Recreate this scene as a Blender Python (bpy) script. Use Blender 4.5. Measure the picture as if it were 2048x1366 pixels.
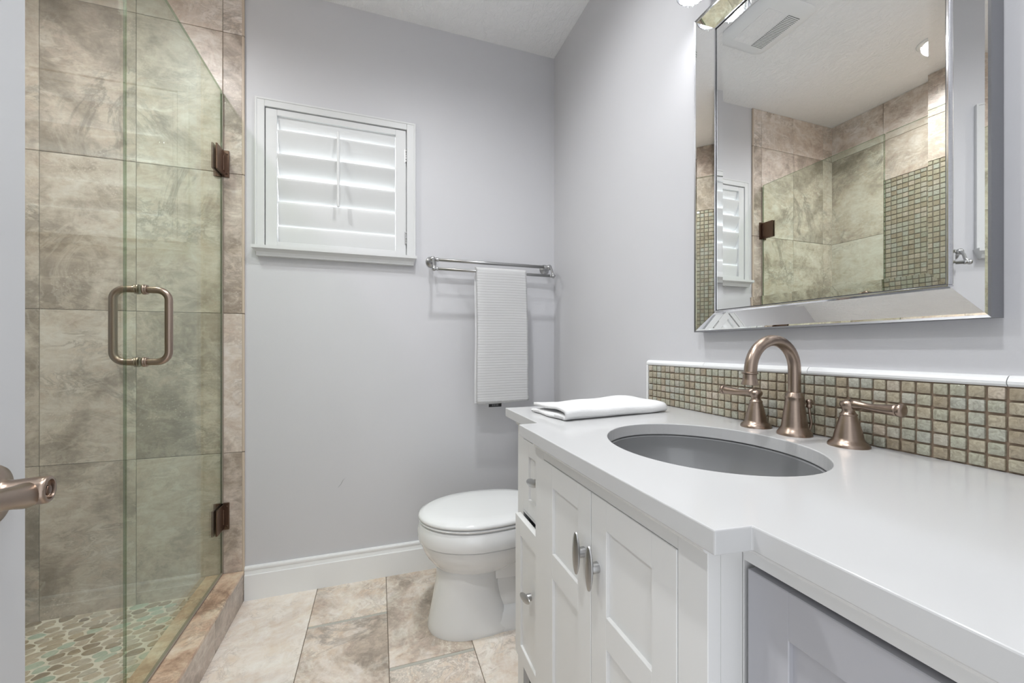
import bpy, bmesh, math, random
from mathutils import Vector, Matrix
random.seed(7)
R = math.radians
PI = math.pi
S = 1.11                      # everything is laid out in units of the lens height, then brought to metres
scn = bpy.context.scene
col = scn.collection
for o in list(bpy.data.objects):
    bpy.data.objects.remove(o)

# ------------------------------------------------------------------ camera, world, exposure
cam_d = bpy.data.cameras.new('camera')
cam = bpy.data.objects.new('camera', cam_d); col.objects.link(cam)
cam.location = (0, 0, 1)
cam.rotation_euler = (R(90), 0, R(-18.55))
cam_d.sensor_width = 36; cam_d.lens = 36 * 795 / 2048
cam_d.shift_y = 13.8 / 2048
cam_d.clip_start = .01
scn.camera = cam
scn.view_settings.view_transform = 'Standard'
scn.view_settings.look = 'None'
scn.view_settings.gamma = 1
scn.view_settings.exposure = 0.1

W = bpy.data.worlds.new('world'); scn.world = W; W.use_nodes = True
bg = W.node_tree.nodes['Background']
bg.inputs[0].default_value = (.93, .96, 1, 1); bg.inputs[1].default_value = 1.35

LAMPS = []
def lamp(name, kind, loc, power, size=.1, rot=(0, 0, 0), color=(1, 1, 1), spot=None, size_y=None):
    d = bpy.data.lights.new(name, kind); d.energy = power; d.color = color
    if kind == 'AREA':
        d.size = size
        if size_y: d.shape = 'RECTANGLE'; d.size_y = size_y
    else:
        d.shadow_soft_size = size
    if spot: d.spot_size = R(spot); d.spot_blend = 1
    o = bpy.data.objects.new(name, d); col.objects.link(o); o.location = loc; o.rotation_euler = rot
    LAMPS.append(o); return o
# daylight outside the window, shining in past the louvres
P_DAY, P_SHOWER, P_FILL_ROOM, P_VANITY, P_FILL_ENTRY = 190, 6.3, 6.8, 2.4, 7.5
lamp('daylight', 'AREA', (-.16, 2.75, 2.45), P_DAY, 1.6, (R(-58), 0, 0), (.95, .98, 1))

# ------------------------------------------------------------------ helpers
def nm(v): return Vector(v)
class MB:
    def __init__(s):
        s.bm = bmesh.new(); s.rl = s.bm.loops.layers.float_color.new('rnd'); s.cur = (.5, .5, .5, 1)
    def add(s, t):
        """merge a temp bmesh"""
        vm = {}
        for v in t.verts: vm[v] = s.bm.verts.new(v.co)
        for f in t.faces:
            try: g = s.bm.faces.new([vm[v] for v in f.verts])
            except ValueError: continue
            g.smooth = f.smooth
            for l in g.loops: l[s.rl] = s.cur
        t.free(); return s
    def box(s, x0, x1, y0, y1, z0, z1, bev=0, seg=2):
        t = bmesh.new(); bmesh.ops.create_cube(t, size=1)
        for v in t.verts:
            v.co = Vector((x0 + (v.co.x + .5) * (x1 - x0), y0 + (v.co.y + .5) * (y1 - y0), z0 + (v.co.z + .5) * (z1 - z0)))
        if bev:
            bmesh.ops.bevel(t, geom=list(t.edges), offset=bev, segments=seg, affect='EDGES', profile=.5)
        return s.add(t)
    def lathe(s, prof, org=(0, 0, 0), axis='z', n=40, cap=True):
        """prof: list of (r, h) along axis"""
        t = bmesh.new(); rings = []
        for r, h in prof:
            ring = []
            for i in range(n):
                a = 2 * PI * i / n; c, q = r * math.cos(a), r * math.sin(a)
                p = {'z': (c, q, h), 'x': (h, c, q), 'y': (q, h, c), '-x': (-h, q, c), '-y': (c, -h, q)}[axis]
                ring.append(t.verts.new(Vector(org) + Vector(p)))
            rings.append(ring)
        for a, b in zip(rings, rings[1:]):
            for i in range(n):
                f = t.faces.new((a[i], a[(i + 1) % n], b[(i + 1) % n], b[i])); f.smooth = True
        if cap:
            if prof[0][0] > 1e-5: t.faces.new(rings[0][::-1])
            if prof[-1][0] > 1e-5: t.faces.new(rings[-1])
        bmesh.ops.remove_doubles(t, verts=t.verts, dist=1e-6)
        return s.add(t)
    def tube(s, pts, rad, n=20, sx=1.0, up=Vector((0, 0, 1)), cap=True):
        """swept tube; rad may be a list; sx flattens across"""
        t = bmesh.new(); pts = [Vector(p) for p in pts]; m = len(pts)
        if not isinstance(rad, (list, tuple)): rad = [rad] * m
        rings = []
        prevn = None
        for i, p in enumerate(pts):
            d = (pts[min(i + 1, m - 1)] - pts[max(i - 1, 0)]).normalized()
            if prevn is None:
                u = up if abs(d.dot(up)) < .95 else Vector((1, 0, 0))
                nn = (u - d * u.dot(d)).normalized()
            else: nn = (prevn - d * prevn.dot(d)).normalized()
            prevn = nn; bb = d.cross(nn)
            rings.append([t.verts.new(p + (nn * math.cos(2 * PI * k / n) * sx + bb * math.sin(2 * PI * k / n)) * rad[i]) for k in range(n)])
        for a, b in zip(rings, rings[1:]):
            for i in range(n):
                f = t.faces.new((a[i], a[(i + 1) % n], b[(i + 1) % n], b[i])); f.smooth = True
        if cap: t.faces.new(rings[0][::-1]); t.faces.new(rings[-1])
        return s.add(t)
    def loft(s, rings, closed=True, cap=(True, True), smooth=True):
        t = bmesh.new(); rr = [[t.verts.new(Vector(p)) for p in r] for r in rings]; n = len(rr[0])
        for a, b in zip(rr, rr[1:]):
            for i in range(n if closed else n - 1):
                f = t.faces.new((a[i], a[(i + 1) % n], b[(i + 1) % n], b[i])); f.smooth = smooth
        if cap[0]: t.faces.new(rr[0][::-1])
        if cap[1]: t.faces.new(rr[-1])
        return s.add(t)
    def quad(s, *p):
        vs = [s.bm.verts.new(Vector(q)) for q in p]; f = s.bm.faces.new(vs)
        for l in f.loops: l[s.rl] = s.cur
        return s
    def xf(s, M):
        bmesh.ops.transform(s.bm, matrix=M, verts=s.bm.verts); return s

def wloc(o):
    v = Vector((0, 0, 0))
    while o: v += o.location; o = o.parent
    return v
def obj(name, mb, mat, parent=None, local=False, smooth_angle=None, fixn=True):
    bm = mb.bm
    if fixn: bmesh.ops.recalc_face_normals(bm, faces=bm.faces)
    xs = [v.co for v in bm.verts]
    if parent is None:
        c = Vector(((min(p.x for p in xs) + max(p.x for p in xs)) / 2, (min(p.y for p in xs) + max(p.y for p in xs)) / 2, min(p.z for p in xs)))
        off = c
    elif local: off = Vector((0, 0, 0)); c = off
    else: off = wloc(parent); c = Vector((0, 0, 0))
    for v in bm.verts: v.co -= off
    me = bpy.data.meshes.new(name); bm.to_mesh(me); bm.free()
    me.materials.append(mat)
    if smooth_angle:
        for p in me.polygons: p.use_smooth = True
        me.set_sharp_from_angle(angle=R(smooth_angle))
    o = bpy.data.objects.new(name, me); col.objects.link(o); o.location = c
    if parent: o.parent = parent
    return o
def thing(name, label, cat, loc=(0, 0, 0), rz=0, group=None):
    o = bpy.data.objects.new(name, None); col.objects.link(o); o.location = loc; o.rotation_euler.z = rz
    o.empty_display_size = .05
    tag(o, label, cat, group); return o
def tag(o, label=None, cat=None, group=None, kind=None):
    for k, v in (('label', label), ('category', cat), ('group', group), ('kind', kind)):
        if v: o[k] = v
    return o
def struct(name, mb, mat, label=None, **kw):
    o = obj(name, mb, mat, **kw); o['kind'] = 'structure'
    if label: o['label'] = label
    return o

# ------------------------------------------------------------------ materials
def s2l(c):
    return tuple(((x / 255) / 12.92 if x / 255 <= .04045 else ((x / 255 + .055) / 1.055) ** 2.4) for x in c) + (1,)
class NT:
    def __init__(s, name):
        s.m = bpy.data.materials.new(name); s.m.use_nodes = True; s.t = s.m.node_tree
        s.b = s.t.nodes['Principled BSDF']; s.out = s.t.nodes['Material Output']
    def n(s, k, **kw):
        x = s.t.nodes.new(k)
        for a, v in kw.items():
            if a.startswith('i_'):
                key = a[2:].replace('_', ' '); x.inputs[key].default_value = v
            else: setattr(x, a, v)
        return x
    def l(s, a, b): s.t.links.new(a, b)
    def ramp(s, fac, stops):
        r = s.n('ShaderNodeValToRGB'); e = r.color_ramp.elements
        while len(e) < len(stops): e.new(.5)
        for k, (p, c) in zip(e, stops): k.position = p; k.color = c
        s.l(fac, r.inputs[0]); return r.outputs[0]
    def mix(s, fac, a, b, mode='MIX'):
        x = s.n('ShaderNodeMix', data_type='RGBA', blend_type=mode)
        for i, v in ((0, fac), (6, a), (7, b)):
            if hasattr(v, 'node'): s.l(v, x.inputs[i])
            else: x.inputs[i].default_value = v
        return x.outputs[2]
    def math(s, op, a, b=None, clamp=False):
        x = s.n('ShaderNodeMath', operation=op, use_clamp=clamp)
        for i, v in ((0, a), (1, b)):
            if v is None: continue
            if hasattr(v, 'node'): s.l(v, x.inputs[i])
            else: x.inputs[i].default_value = v
        return x.outputs[0]
    def bump(s, h, strength=.3, dist=.01):
        x = s.n('ShaderNodeBump'); x.inputs['Strength'].default_value = strength; x.inputs['Distance'].default_value = dist
        s.l(h, x.inputs['Height']); s.l(x.outputs[0], s.b.inputs['Normal']); return x
def noise(t, vec, scale, detail=4, rough=.55, dist=0):
    x = t.n('ShaderNodeTexNoise'); x.inputs['Scale'].default_value = scale; x.inputs['Detail'].default_value = detail
    x.inputs['Roughness'].default_value = rough; x.inputs['Distortion'].default_value = dist
    if vec is not None: t.l(vec, x.inputs['Vector'])
    return x.outputs['Fac']
def objco(t): return t.n('ShaderNodeTexCoord').outputs['Object']

def plain(name, rgb, rough=.5, metal=0, bump=None, spec=None, coat=0, var=.03):
    t = NT(name); c = s2l(rgb); co = objco(t)
    k = noise(t, co, 3, 3)
    lo = tuple(x * (1 - var) for x in c[:3]) + (1,); hi = tuple(min(1, x * (1 + var)) for x in c[:3]) + (1,)
    t.l(t.ramp(k, [(.3, lo), (.7, hi)]), t.b.inputs['Base Color'])
    t.b.inputs['Roughness'].default_value = rough; t.b.inputs['Metallic'].default_value = metal
    if spec is not None: t.b.inputs['Specular IOR Level'].default_value = spec
    if coat: t.b.inputs['Coat Weight'].default_value = coat
    if bump: t.bump(noise(t, co, bump[0], 4), bump[1], bump[2])
    return t.m
M = {}
M['wall'] = plain('wall_paint', (206, 206, 209), .5, bump=(260, .10, .002), var=.012)
def ceiling_mat():
    t = NT('ceiling_knockdown'); co = objco(t)
    t.b.inputs['Base Color'].default_value = s2l((249, 249, 249)); t.b.inputs['Roughness'].default_value = .8
    mp = t.n('ShaderNodeMapping'); mp.inputs['Scale'].default_value = (1, .6, 1); t.l(co, mp.inputs[0])
    k = noise(t, mp.outputs[0], 34, 6, .62, 1.2); k2 = noise(t, co, 90, 3)
    h = t.math('ADD', t.ramp(k, [(.42, (0, 0, 0, 1)), (.62, (1, 1, 1, 1))]), t.math('MULTIPLY', k2, .5))
    t.bump(h, .6, .004); return t.m
M['ceiling'] = ceiling_mat()
M['white'] = plain('white_trim_paint', (238, 239, 239), .35, var=.01)
M['shutter'] = plain('shutter_paint', (214, 215, 215), .4, var=.008)
M['cabinet'] = plain('white_cabinet_paint', (224, 224, 223), .38, var=.01)
M['gap_shade'] = plain('gap_shade_dark', (70, 70, 68), .7)  # dark colour standing in for shade behind the near door
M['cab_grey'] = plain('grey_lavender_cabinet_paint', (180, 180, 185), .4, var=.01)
M['quartz'] = plain('white_quartz', (195, 195, 195), .16, bump=(400, .02, .0005), var=.012)
M['porcelain'] = plain('porcelain', (234, 235, 235), .08, coat=.5, var=.005)
M['sink'] = plain('grey_glazed_basin', (128, 129, 130), .12, coat=.3, var=.12)
M['towel'] = plain('white_cotton', (252, 252, 252), .95, bump=(420, .2, .0006), spec=.1)
M['terry'] = plain('white_terry_cotton', (228, 228, 228), .95, bump=(300, .5, .0015), spec=.1)
M['black'] = plain('black_tag', (18, 18, 20), .6)
M['tagtxt'] = plain('grey_print', (120, 120, 122), .6)
M['rubber'] = plain('clear_seal', (150, 140, 128), .4)
M['doorwhite'] = plain('white_door_paint', (197, 198, 200), .4, var=.008)
M['shade_in'] = plain('dark_slot', (120, 120, 120), .8)
def metal(name, rgb, rough, aniso=0):
    t = NT(name); co = objco(t); c = s2l(rgb)
    mp = t.n('ShaderNodeMapping'); mp.inputs['Scale'].default_value = (40, 40, 400); t.l(co, mp.inputs[0])
    k = noise(t, mp.outputs[0], 3, 3)
    t.l(t.ramp(k, [(.3, tuple(x * .93 for x in c[:3]) + (1,)), (.7, c)]), t.b.inputs['Base Color'])
    t.b.inputs['Metallic'].default_value = 1
    t.l(t.math('ADD', t.math('MULTIPLY', k, .08), rough - .04), t.b.inputs['Roughness'])
    return t.m
M['nickel'] = metal('brushed_bronze_nickel', (163, 146, 133), .30)
M['bronze'] = metal('dark_bronze', (112, 92, 80), .3)
M['satin'] = metal('satin_nickel', (184, 184, 184), .34)
M['chrome'] = metal('chrome', (225, 225, 228), .08)
t = NT('mirror_silver'); t.b.inputs['Base Color'].default_value = (.93, .94, .94, 1); t.b.inputs['Metallic'].default_value = 1; t.b.inputs['Roughness'].default_value = 0
M['mirror'] = t.m
M['mirror_side'] = metal('grey_mirror_edge', (150, 151, 154), .3)

def glassmat(name, tint, gloss=1.0, rough=0):
    """sheet glass: tinted transmission, Fresnel reflection (each pane has two faces)"""
    t = NT(name); t.t.nodes.remove(t.b)
    tr = t.n('ShaderNodeBsdfTransparent'); tr.inputs[0].default_value = tint
    gl = t.n('ShaderNodeBsdfGlossy'); gl.inputs[0].default_value = (.95, .98, .96, 1); gl.inputs['Roughness'].default_value = rough
    lw = t.n('ShaderNodeLayerWeight'); lw.inputs[0].default_value = .5     # Schlick reflectance of a parallel sheet
    fr = t.math('ADD', t.math('MULTIPLY', t.math('POWER', lw.outputs['Facing'], 5), .9), .042)
    mx = t.n('ShaderNodeMixShader'); t.l(t.math('MULTIPLY', fr, gloss), mx.inputs[0])
    t.l(tr.outputs[0], mx.inputs[1]); t.l(gl.outputs[0], mx.inputs[2]); t.l(mx.outputs[0], t.out.inputs[0])
    return t.m
M['glass_door'] = glassmat('green_tinted_glass', (.905, .948, .892, 1))
M['glass_fixed'] = glassmat('pale_sheet_glass', (.922, .935, .905, 1))
M['glass_edge'] = glassmat('green_glass_edge', (.72, .78, .72, 1))
M['pane'] = glassmat('window_glass', (.97, .98, .98, 1))

def travertine(name, light, mid, dark, rough=.38, scale=1.0, gloss_bump=.15, stretch=(1, 1, 1)):
    t = NT(name); co = objco(t)
    at = t.n('ShaderNodeAttribute'); at.attribute_name = 'rnd'
    vm = t.n('ShaderNodeVectorMath', operation='SCALE'); t.l(at.outputs['Vector'], vm.inputs[0]); vm.inputs[3].default_value = 23
    va = t.n('ShaderNodeVectorMath', operation='ADD'); t.l(co, va.inputs[0]); t.l(vm.outputs[0], va.inputs[1])
    p = va.outputs[0]
    sp = t.n('ShaderNodeSeparateColor'); t.l(at.outputs['Color'], sp.inputs[0])
    n1 = noise(t, p, 2.6 * scale, 9, .62, 1.1)
    n1 = t.math('ADD', n1, t.math('MULTIPLY', t.math('SUBTRACT', sp.outputs[0], .5), .22))
    base = t.ramp(n1, [(.36, s2l(dark)), (.50, s2l(mid)), (.64, s2l(light))])
    # cloudy fine mottling
    n2 = noise(t, p, 10 * scale, 12, .78, .7)
    base = t.mix(.85, base, t.ramp(n2, [(.34, (.36, .35, .34, 1)), (.66, (.64, .64, .64, 1))]), 'OVERLAY')
    # crackled fine structure, running along the slab
    mp = t.n('ShaderNodeMapping'); mp.inputs['Scale'].default_value = stretch; t.l(p, mp.inputs[0])
    n5 = noise(t, mp.outputs[0], 16 * scale, 12, .74, 1.0)
    rd5 = t.math('SUBTRACT', 1, t.math('MULTIPLY', t.math('ABSOLUTE', t.math('SUBTRACT', n5, .5)), 22), clamp=True)
    m5 = t.ramp(noise(t, mp.outputs[0], 3.2 * scale, 5, .65, .6), [(.47, (0, 0, 0, 1)), (.62, (1, 1, 1, 1))])
    base = t.mix(t.math('MULTIPLY', t.math('MULTIPLY', rd5, m5), .50), base, s2l(tuple(c * .72 for c in dark)))
    base = t.mix(.75, base, t.ramp(n5, [(.33, (.33, .325, .32, 1)), (.67, (.67, .67, .67, 1))]), 'OVERLAY')
    # swirling veins
    n3 = noise(t, p, 2.3 * scale, 8, .68, .9)
    rdg = t.math('SUBTRACT', 1, t.math('MULTIPLY', t.math('ABSOLUTE', t.math('SUBTRACT', n3, .5)), 26), clamp=True)
    msk = t.ramp(noise(t, p, 2.2 * scale, 2), [(.50, (0, 0, 0, 1)), (.62, (1, 1, 1, 1))])
    base = t.mix(t.math('MULTIPLY', t.math('MULTIPLY', rdg, msk), .7), base, s2l(tuple(c * .80 for c in dark)))
    n4 = noise(t, p, 3.1 * scale, 8, .66, .8)
    rd2 = t.math('SUBTRACT', 1, t.math('MULTIPLY', t.math('ABSOLUTE', t.math('SUBTRACT', n4, .48)), 30), clamp=True)
    base = t.mix(t.math('MULTIPLY', rd2, .22), base, s2l(tuple(min(255, c * 1.12) for c in light)))
    # pits
    vo = t.n('ShaderNodeTexVoronoi'); vo.inputs['Scale'].default_value = 95 * scale; t.l(p, vo.inputs['Vector'])
    pit = t.math('MULTIPLY', t.ramp(vo.outputs['Distance'], [(.16, (1, 1, 1, 1)), (.3, (0, 0, 0, 1))]), t.ramp(noise(t, p, 5 * scale, 4), [(.55, (0, 0, 0, 1)), (.65, (1, 1, 1, 1))]))
    base = t.mix(t.math('MULTIPLY', pit, .45), base, s2l(tuple(min(255, c * 1.1) for c in light)))
    # overall tile-to-tile value shift
    base = t.mix(.35, base, t.ramp(sp.outputs[1], [(0, (.36, .355, .35, 1)), (1, (.64, .64, .64, 1))]), 'OVERLAY')
    t.l(base, t.b.inputs['Base Color']); t.b.inputs['Roughness'].default_value = rough
    t.bump(n2, gloss_bump, .002)
    return t.m
M['wall_tile'] = travertine('travertine_wall_tile', (218, 208, 199), (204, 192, 181), (164, 151, 138), stretch=(.7, .7, 1.6))
M['floor_tile'] = travertine('travertine_floor_tile', (240, 230, 219), (226, 213, 201), (186, 172, 158), .34)
M['curb'] = travertine('rose_travertine', (226, 206, 184), (210, 184, 160), (166, 132, 110), .3, 1.3)
M['grout'] = plain('grout', (128, 116, 103), .9)
M['grout_light'] = plain('light_floor_liner', (186, 184, 174), .45)
M['grout_peb'] = plain('pebble_grout', (220, 212, 198), .85, bump=(200, .3, .002))
M['bullnose'] = plain('cream_bullnose', (200, 184, 166), .35)
def attrmat(name, stops, rough, bumpscale=None, coat=0, swirl=.3):
    t = NT(name); co = objco(t); at = t.n('ShaderNodeAttribute'); at.attribute_name = 'rnd'
    sp = t.n('ShaderNodeSeparateColor'); t.l(at.outputs['Color'], sp.inputs[0])
    c = t.ramp(sp.outputs[0], stops)
    vm = t.n('ShaderNodeVectorMath', operation='SCALE'); t.l(at.outputs['Vector'], vm.inputs[0]); vm.inputs[3].default_value = 11
    va = t.n('ShaderNodeVectorMath', operation='ADD'); t.l(co, va.inputs[0]); t.l(vm.outputs[0], va.inputs[1])
    k = noise(t, va.outputs[0], bumpscale or 40, 5, .6, 1.5)
    c = t.mix(swirl, c, t.ramp(k, [(.3, (.36, .35, .34, 1)), (.7, (.66, .66, .66, 1))]), 'OVERLAY')
    t.l(c, t.b.inputs['Base Color']); t.b.inputs['Roughness'].default_value = rough
    t.b.inputs['Coat Weight'].default_value = coat
    if bumpscale: t.bump(k, .25, .003)
    return t.m
M['mosaic'] = attrmat('iridescent_glass_mosaic', [(0, s2l((152, 141, 121))), (.3, s2l((168, 160, 140))), (.55, s2l((163, 163, 146))), (.75, s2l((168, 169, 158))), (1, s2l((180, 169, 153)))], .10, 110, .6, .9)
M['mosaic_grout'] = plain('brown_grout', (142, 124, 106), .8)
M['pebble'] = attrmat('pebbles', [(0, s2l((132, 116, 98))), (.2, s2l((160, 144, 122))), (.45, s2l((186, 170, 150))), (.66, s2l((176, 164, 150))), (.78, s2l((190, 184, 168))), (.80, s2l((160, 178, 162))), (1, s2l((178, 190, 174)))], .3, 60, .2, .5)
for e in M['pebble'].node_tree.nodes:
    if e.type == 'VALTORGB' and len(e.color_ramp.elements) == 7: e.color_ramp.interpolation = 'LINEAR'
def emit(name, rgb, k):
    t = NT(name); t.b.inputs['Emission Color'].default_value = rgb; t.b.inputs['Emission Strength'].default_value = k
    t.b.inputs['Base Color'].default_value = rgb; return t.m
M['bulb'] = emit('lit_bulb', (1, .97, .92, 1), 6)
M['canlens'] = emit('lit_lens', (1, .98, .95, 1), 9)
M['crystal'] = glassmat('crystal', (.86, .86, .87, 1), 2.5)

# ------------------------------------------------------------------ dimensions (lens height = 1)
XR, YB, ZC = .842, 1.84, 2.466        # right wall, window wall, ceiling
XT = -.505                             # edge of the shower tile / curb face
XS = -1.21                             # shower left wall
YN = .72                               # near end of the shower
YE = -.04                              # entry wall inner face
XG = -.58                              # shower glass plane
WX0, WX1, WZ0, WZ1 = -.4337, .119, 1.405, 1.972   # window opening
TH = .11

# ------------------------------------------------------------------ shell
m = MB()
m.box(XT, WX0, YB, YB + TH, 0, ZC); m.box(WX1, XR + TH, YB, YB + TH, 0, ZC)
m.box(WX0, WX1, YB, YB + TH, 0, WZ0); m.box(WX0, WX1, YB, YB + TH, WZ1, ZC)
struct('wall_back', m, M['wall'], 'lavender grey painted wall with the shuttered window')
sc_ = MB(); sc_.tube([(-.164, YB - .0002, .408), (-.152, YB - .0003, .421), (-.145, YB - .0003, .436), (-.136, YB - .0002, .444)], [.0003, .0007, .0006, .0002], 8)
obj('scuff_mark', sc_, plain('grey_scuff', (120, 118, 118), .8), bpy.data.objects['wall_back'])
m = MB(); m.box(XR, XR + TH, YE - TH, YB, 0, ZC); struct('wall_right', m, M['wall'], 'lavender grey painted wall behind the mirror')
m = MB(); m.box(XT - TH, XT, YE - TH, YN - .01, 0, ZC); struct('wall_left', m, M['wall'])
m = MB()
DX0, DX1, DZ = -.285, .44, 1.85
m.box(XT, DX0, YE - TH, YE, 0, ZC); m.box(DX1, XR, YE - TH, YE, 0, ZC); m.box(DX0, DX1, YE - TH, YE, DZ, ZC)
struct('wall_entry', m, M['wall'])
m = MB(); m.box(XS - .02, XR + TH, YE - TH, YB + TH, ZC, ZC + .06); struct('ceiling', m, M['ceiling'], 'white knockdown textured ceiling')

# tiles ------------------------------------------------------------
def tileset(m, plane, c, u_edges, v_edges, th, nrm, gap=.0016, bev=.0012):
    """tiles on a plane: plane 'y' -> u=x v=z ; 'x' -> u=y v=z ; nrm = direction the face looks"""
    for (u0, u1) in zip(u_edges, u_edges[1:]):
        for (v0, v1) in zip(v_edges, v_edges[1:]):
            m.cur = (random.random(), random.random(), random.random(), 1)
            a, b, c0, c1 = u0 + gap / 2, u1 - gap / 2, v0 + gap / 2, v1 - gap / 2
            lo, hi = sorted((c, c + nrm * th))
            if plane == 'y': m.box(a, b, lo, hi, c0, c1, bev, 1)
            elif plane == 'x': m.box(lo, hi, a, b, c0, c1, bev, 1)
            else: m.box(a, b, c0, c1, lo, hi, bev, 1)
ZR = [0.04, .590, 1.137, 1.687, 2.237, ZC]
m = MB()
tileset(m, 'y', YB - .001, [XS, -1.118, -.848, -.577, XT - .006], ZR, .008, -1)
g = MB(); g.box(XS - TH, XT, YB - .006, YB + TH, 0, ZC)
wb = struct('wall_shower_back', g, M['grout'], 'travertine tiled wall behind the shower glass')
obj('tile', m, M['wall_tile'], wb)
b = MB(); 
for z0, z1 in zip(ZR, ZR[1:]): b.box(XT - .008, XT + .001, YB - .0105, YB, z0 + .001, z1 - .001, .003, 3)
obj('bullnose_edge', b, M['bullnose'], wb)
m = MB()
tileset(m, 'x', XS, [1.548, YB - .006], ZR, .008, 1)
tileset(m, 'x', XS, [YN, 1.0, 1.274, 1.548], [2.0, 2.237, ZC], .008, 1)
g = MB(); g.box(XS - TH, XS + .003, YN - TH, YB - .006, 0, ZC)
wl = struct('wall_shower_left', g, M['grout'], 'tiled shower wall with a glass mosaic panel, seen in the mirror')
obj('tile', m, M['wall_tile'], wl)
m = MB()
zz = .06
while zz < 1.985:
    yy = YN + .008
    while yy < 1.545:
        m.cur = (random.random(), random.random(), random.random(), 1)
        m.box(XS, XS + .008, yy + .0016, min(yy + .0254, 1.546), zz + .0016, min(zz + .0262, 1.998), .002, 1); yy += .027
    zz += .0278
obj('mosaic_tile', m, M['mosaic'], wl)
m = MB(); tileset(m, 'y', YN, [XS + .01, -.94, -.67, XT - .006], ZR, .008, 1)
g = MB(); g.box(XS, XT, YN - .05, YN + .003, 0, ZC)
wn = struct('wall_shower_near', g, M['grout']); obj('tile', m, M['wall_tile'], wn)

# room floor tiles
m = MB(); g = MB(); g.box(XT - .01, XR, YE - TH, YB, -.03, -.003)
fl = struct('floor', g, M['grout'], 'travertine tiled bathroom floor')
cols = [(XT - .008, -.241, 1.30), (-.241, .031, 1.580), (.031, .303, 1.295), (.303, .574, 1.57), (.574, XR, 1.30)]
strips = MB()
for ci, (x0, x1, ys) in enumerate(cols):
    e = [ys + .549 * k for k in range(-4, 3)]
    e = [q for q in e if YE - TH < q < YB - .02]; e = [YE - TH] + e + [YB]
    for k, (a, b2) in enumerate(zip(e, e[1:])):
        m.cur = (random.random(), random.random(), random.random(), 1)
        ga = .0068 if k > 0 else 0; gb = .0068 if k < len(e) - 2 else 0
        m.box(x0 + .0012, x1 - .0012, a + ga, b2 - gb, -.01, 0, .001, 1)
        if k > 0: strips.box(x0 + .0015, x1 - .0015, a - .0056, a + .0056, -.01, -.0008, .0006, 1)
obj('floor_tile', m, M['floor_tile'], fl); obj('liner_strip', strips, M['grout_light'], fl)

# shower pan with pebbles
PX0, PX1, PY0, PY1, PZ = XS + .008, -.631, YN + .01, YB - .009, .052
g = MB(); g.box(XS, -.628, YN, YB - .008, -.03, PZ)
pf = struct('floor_shower', g, M['grout_peb'], 'pebble mosaic shower floor')
pb = MB(); pts = []
ax, ay = .047, .0262
j = 0; y = PY0 + .008
while y < PY1:
    x = PX0 + (.5 if j % 2 else 0) * ax
    while x < PX1 + .01:
        pts.append((x + random.uniform(-.36, .36) * ax, y + random.uniform(-.33, .33) * ay)); x += ax
    y += ay; j += 1
STR = ax / ay * .92; ang = R(-14)
def fwd(p):
    c, s_ = math.cos(ang), math.sin(ang); x, y = p[0] * c - p[1] * s_, p[0] * s_ + p[1] * c
    return (x / STR, y)
def inv(p):
    x, y = p[0] * STR, p[1]; c, s_ = math.cos(-ang), math.sin(-ang)
    return (x * c - y * s_, x * s_ + y * c)
Q = [fwd(p) for p in pts]
NA = 20
for i, q in enumerate(Q):
    nb = [(r_[0] - q[0], r_[1] - q[1]) for k, r_ in enumerate(Q) if k != i and abs(r_[0] - q[0]) < .07 and abs(r_[1] - q[1]) < .07]
    rr = []
    for k in range(NA):
        a = 2 * PI * k / NA; cx, sy = math.cos(a), math.sin(a); best = .0175
        for dx, dy in nb:
            dd = math.hypot(dx, dy); cs = (cx * dx + sy * dy) / dd
            if cs > .05: best = min(best, max(.004, (dd / 2 - .0019)) / cs)
        rr.append(best)
    for _ in range(2): rr = [min(rr[k], (rr[k - 1] + rr[k] * 1.2 + rr[(k + 1) % NA]) / 3.2) for k in range(NA)]
    rings = []
    h = random.uniform(.002, .004)
    ok = True
    for sc, hz in ((1, -.001), (.98, h * .55), (.86, h * .92), (.55, h), (.2, h * 1.02)):
        ring = []
        for k in range(NA):
            a = 2 * PI * k / NA
            x_, y_ = inv((q[0] + rr[k] * sc * math.cos(a), q[1] + rr[k] * sc * math.sin(a)))
            ring.append((min(max(x_, PX0), PX1), min(max(y_, PY0), PY1), PZ + hz))
        rings.append(ring)
    pb.cur = (random.random(), random.random(), random.random(), 1)
    pb.loft(rings, cap=(False, True))
obj('pebble', pb, M['pebble'], pf, fixn=True)

# curb
t_ = thing('shower_curb', 'low rose travertine curb under the shower glass', 'shower curb', (-.567, 1.28, 0))
m = MB(); m.box(-.627, XT - .008, YN + .001, YB - .01, 0, .108); obj('core', m, M['grout'], t_)
m = MB(); yb = [YN + .002, 1.16, YB - .0105]
for a, b2 in zip(yb, yb[1:]):
    m.cur = (random.random(), .6, random.random(), 1); m.box(-.631, XT, a + .0005, b2 - .0005, .108, .120, .0015, 2)
obj('cap', m, M['curb'], t_)
m = MB()
for a, b2 in ((YN + .002, .94), (.94, 1.24), (1.24, 1.54), (1.54, YB - .0105)):
    m.cur = (random.random(), .35, random.random(), 1); m.box(XT - .008, XT - .001, a + .0006, b2 - .0006, .001, .1078, .001, 1)
obj('face_tile', m, M['wall_tile'], t_)

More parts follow.
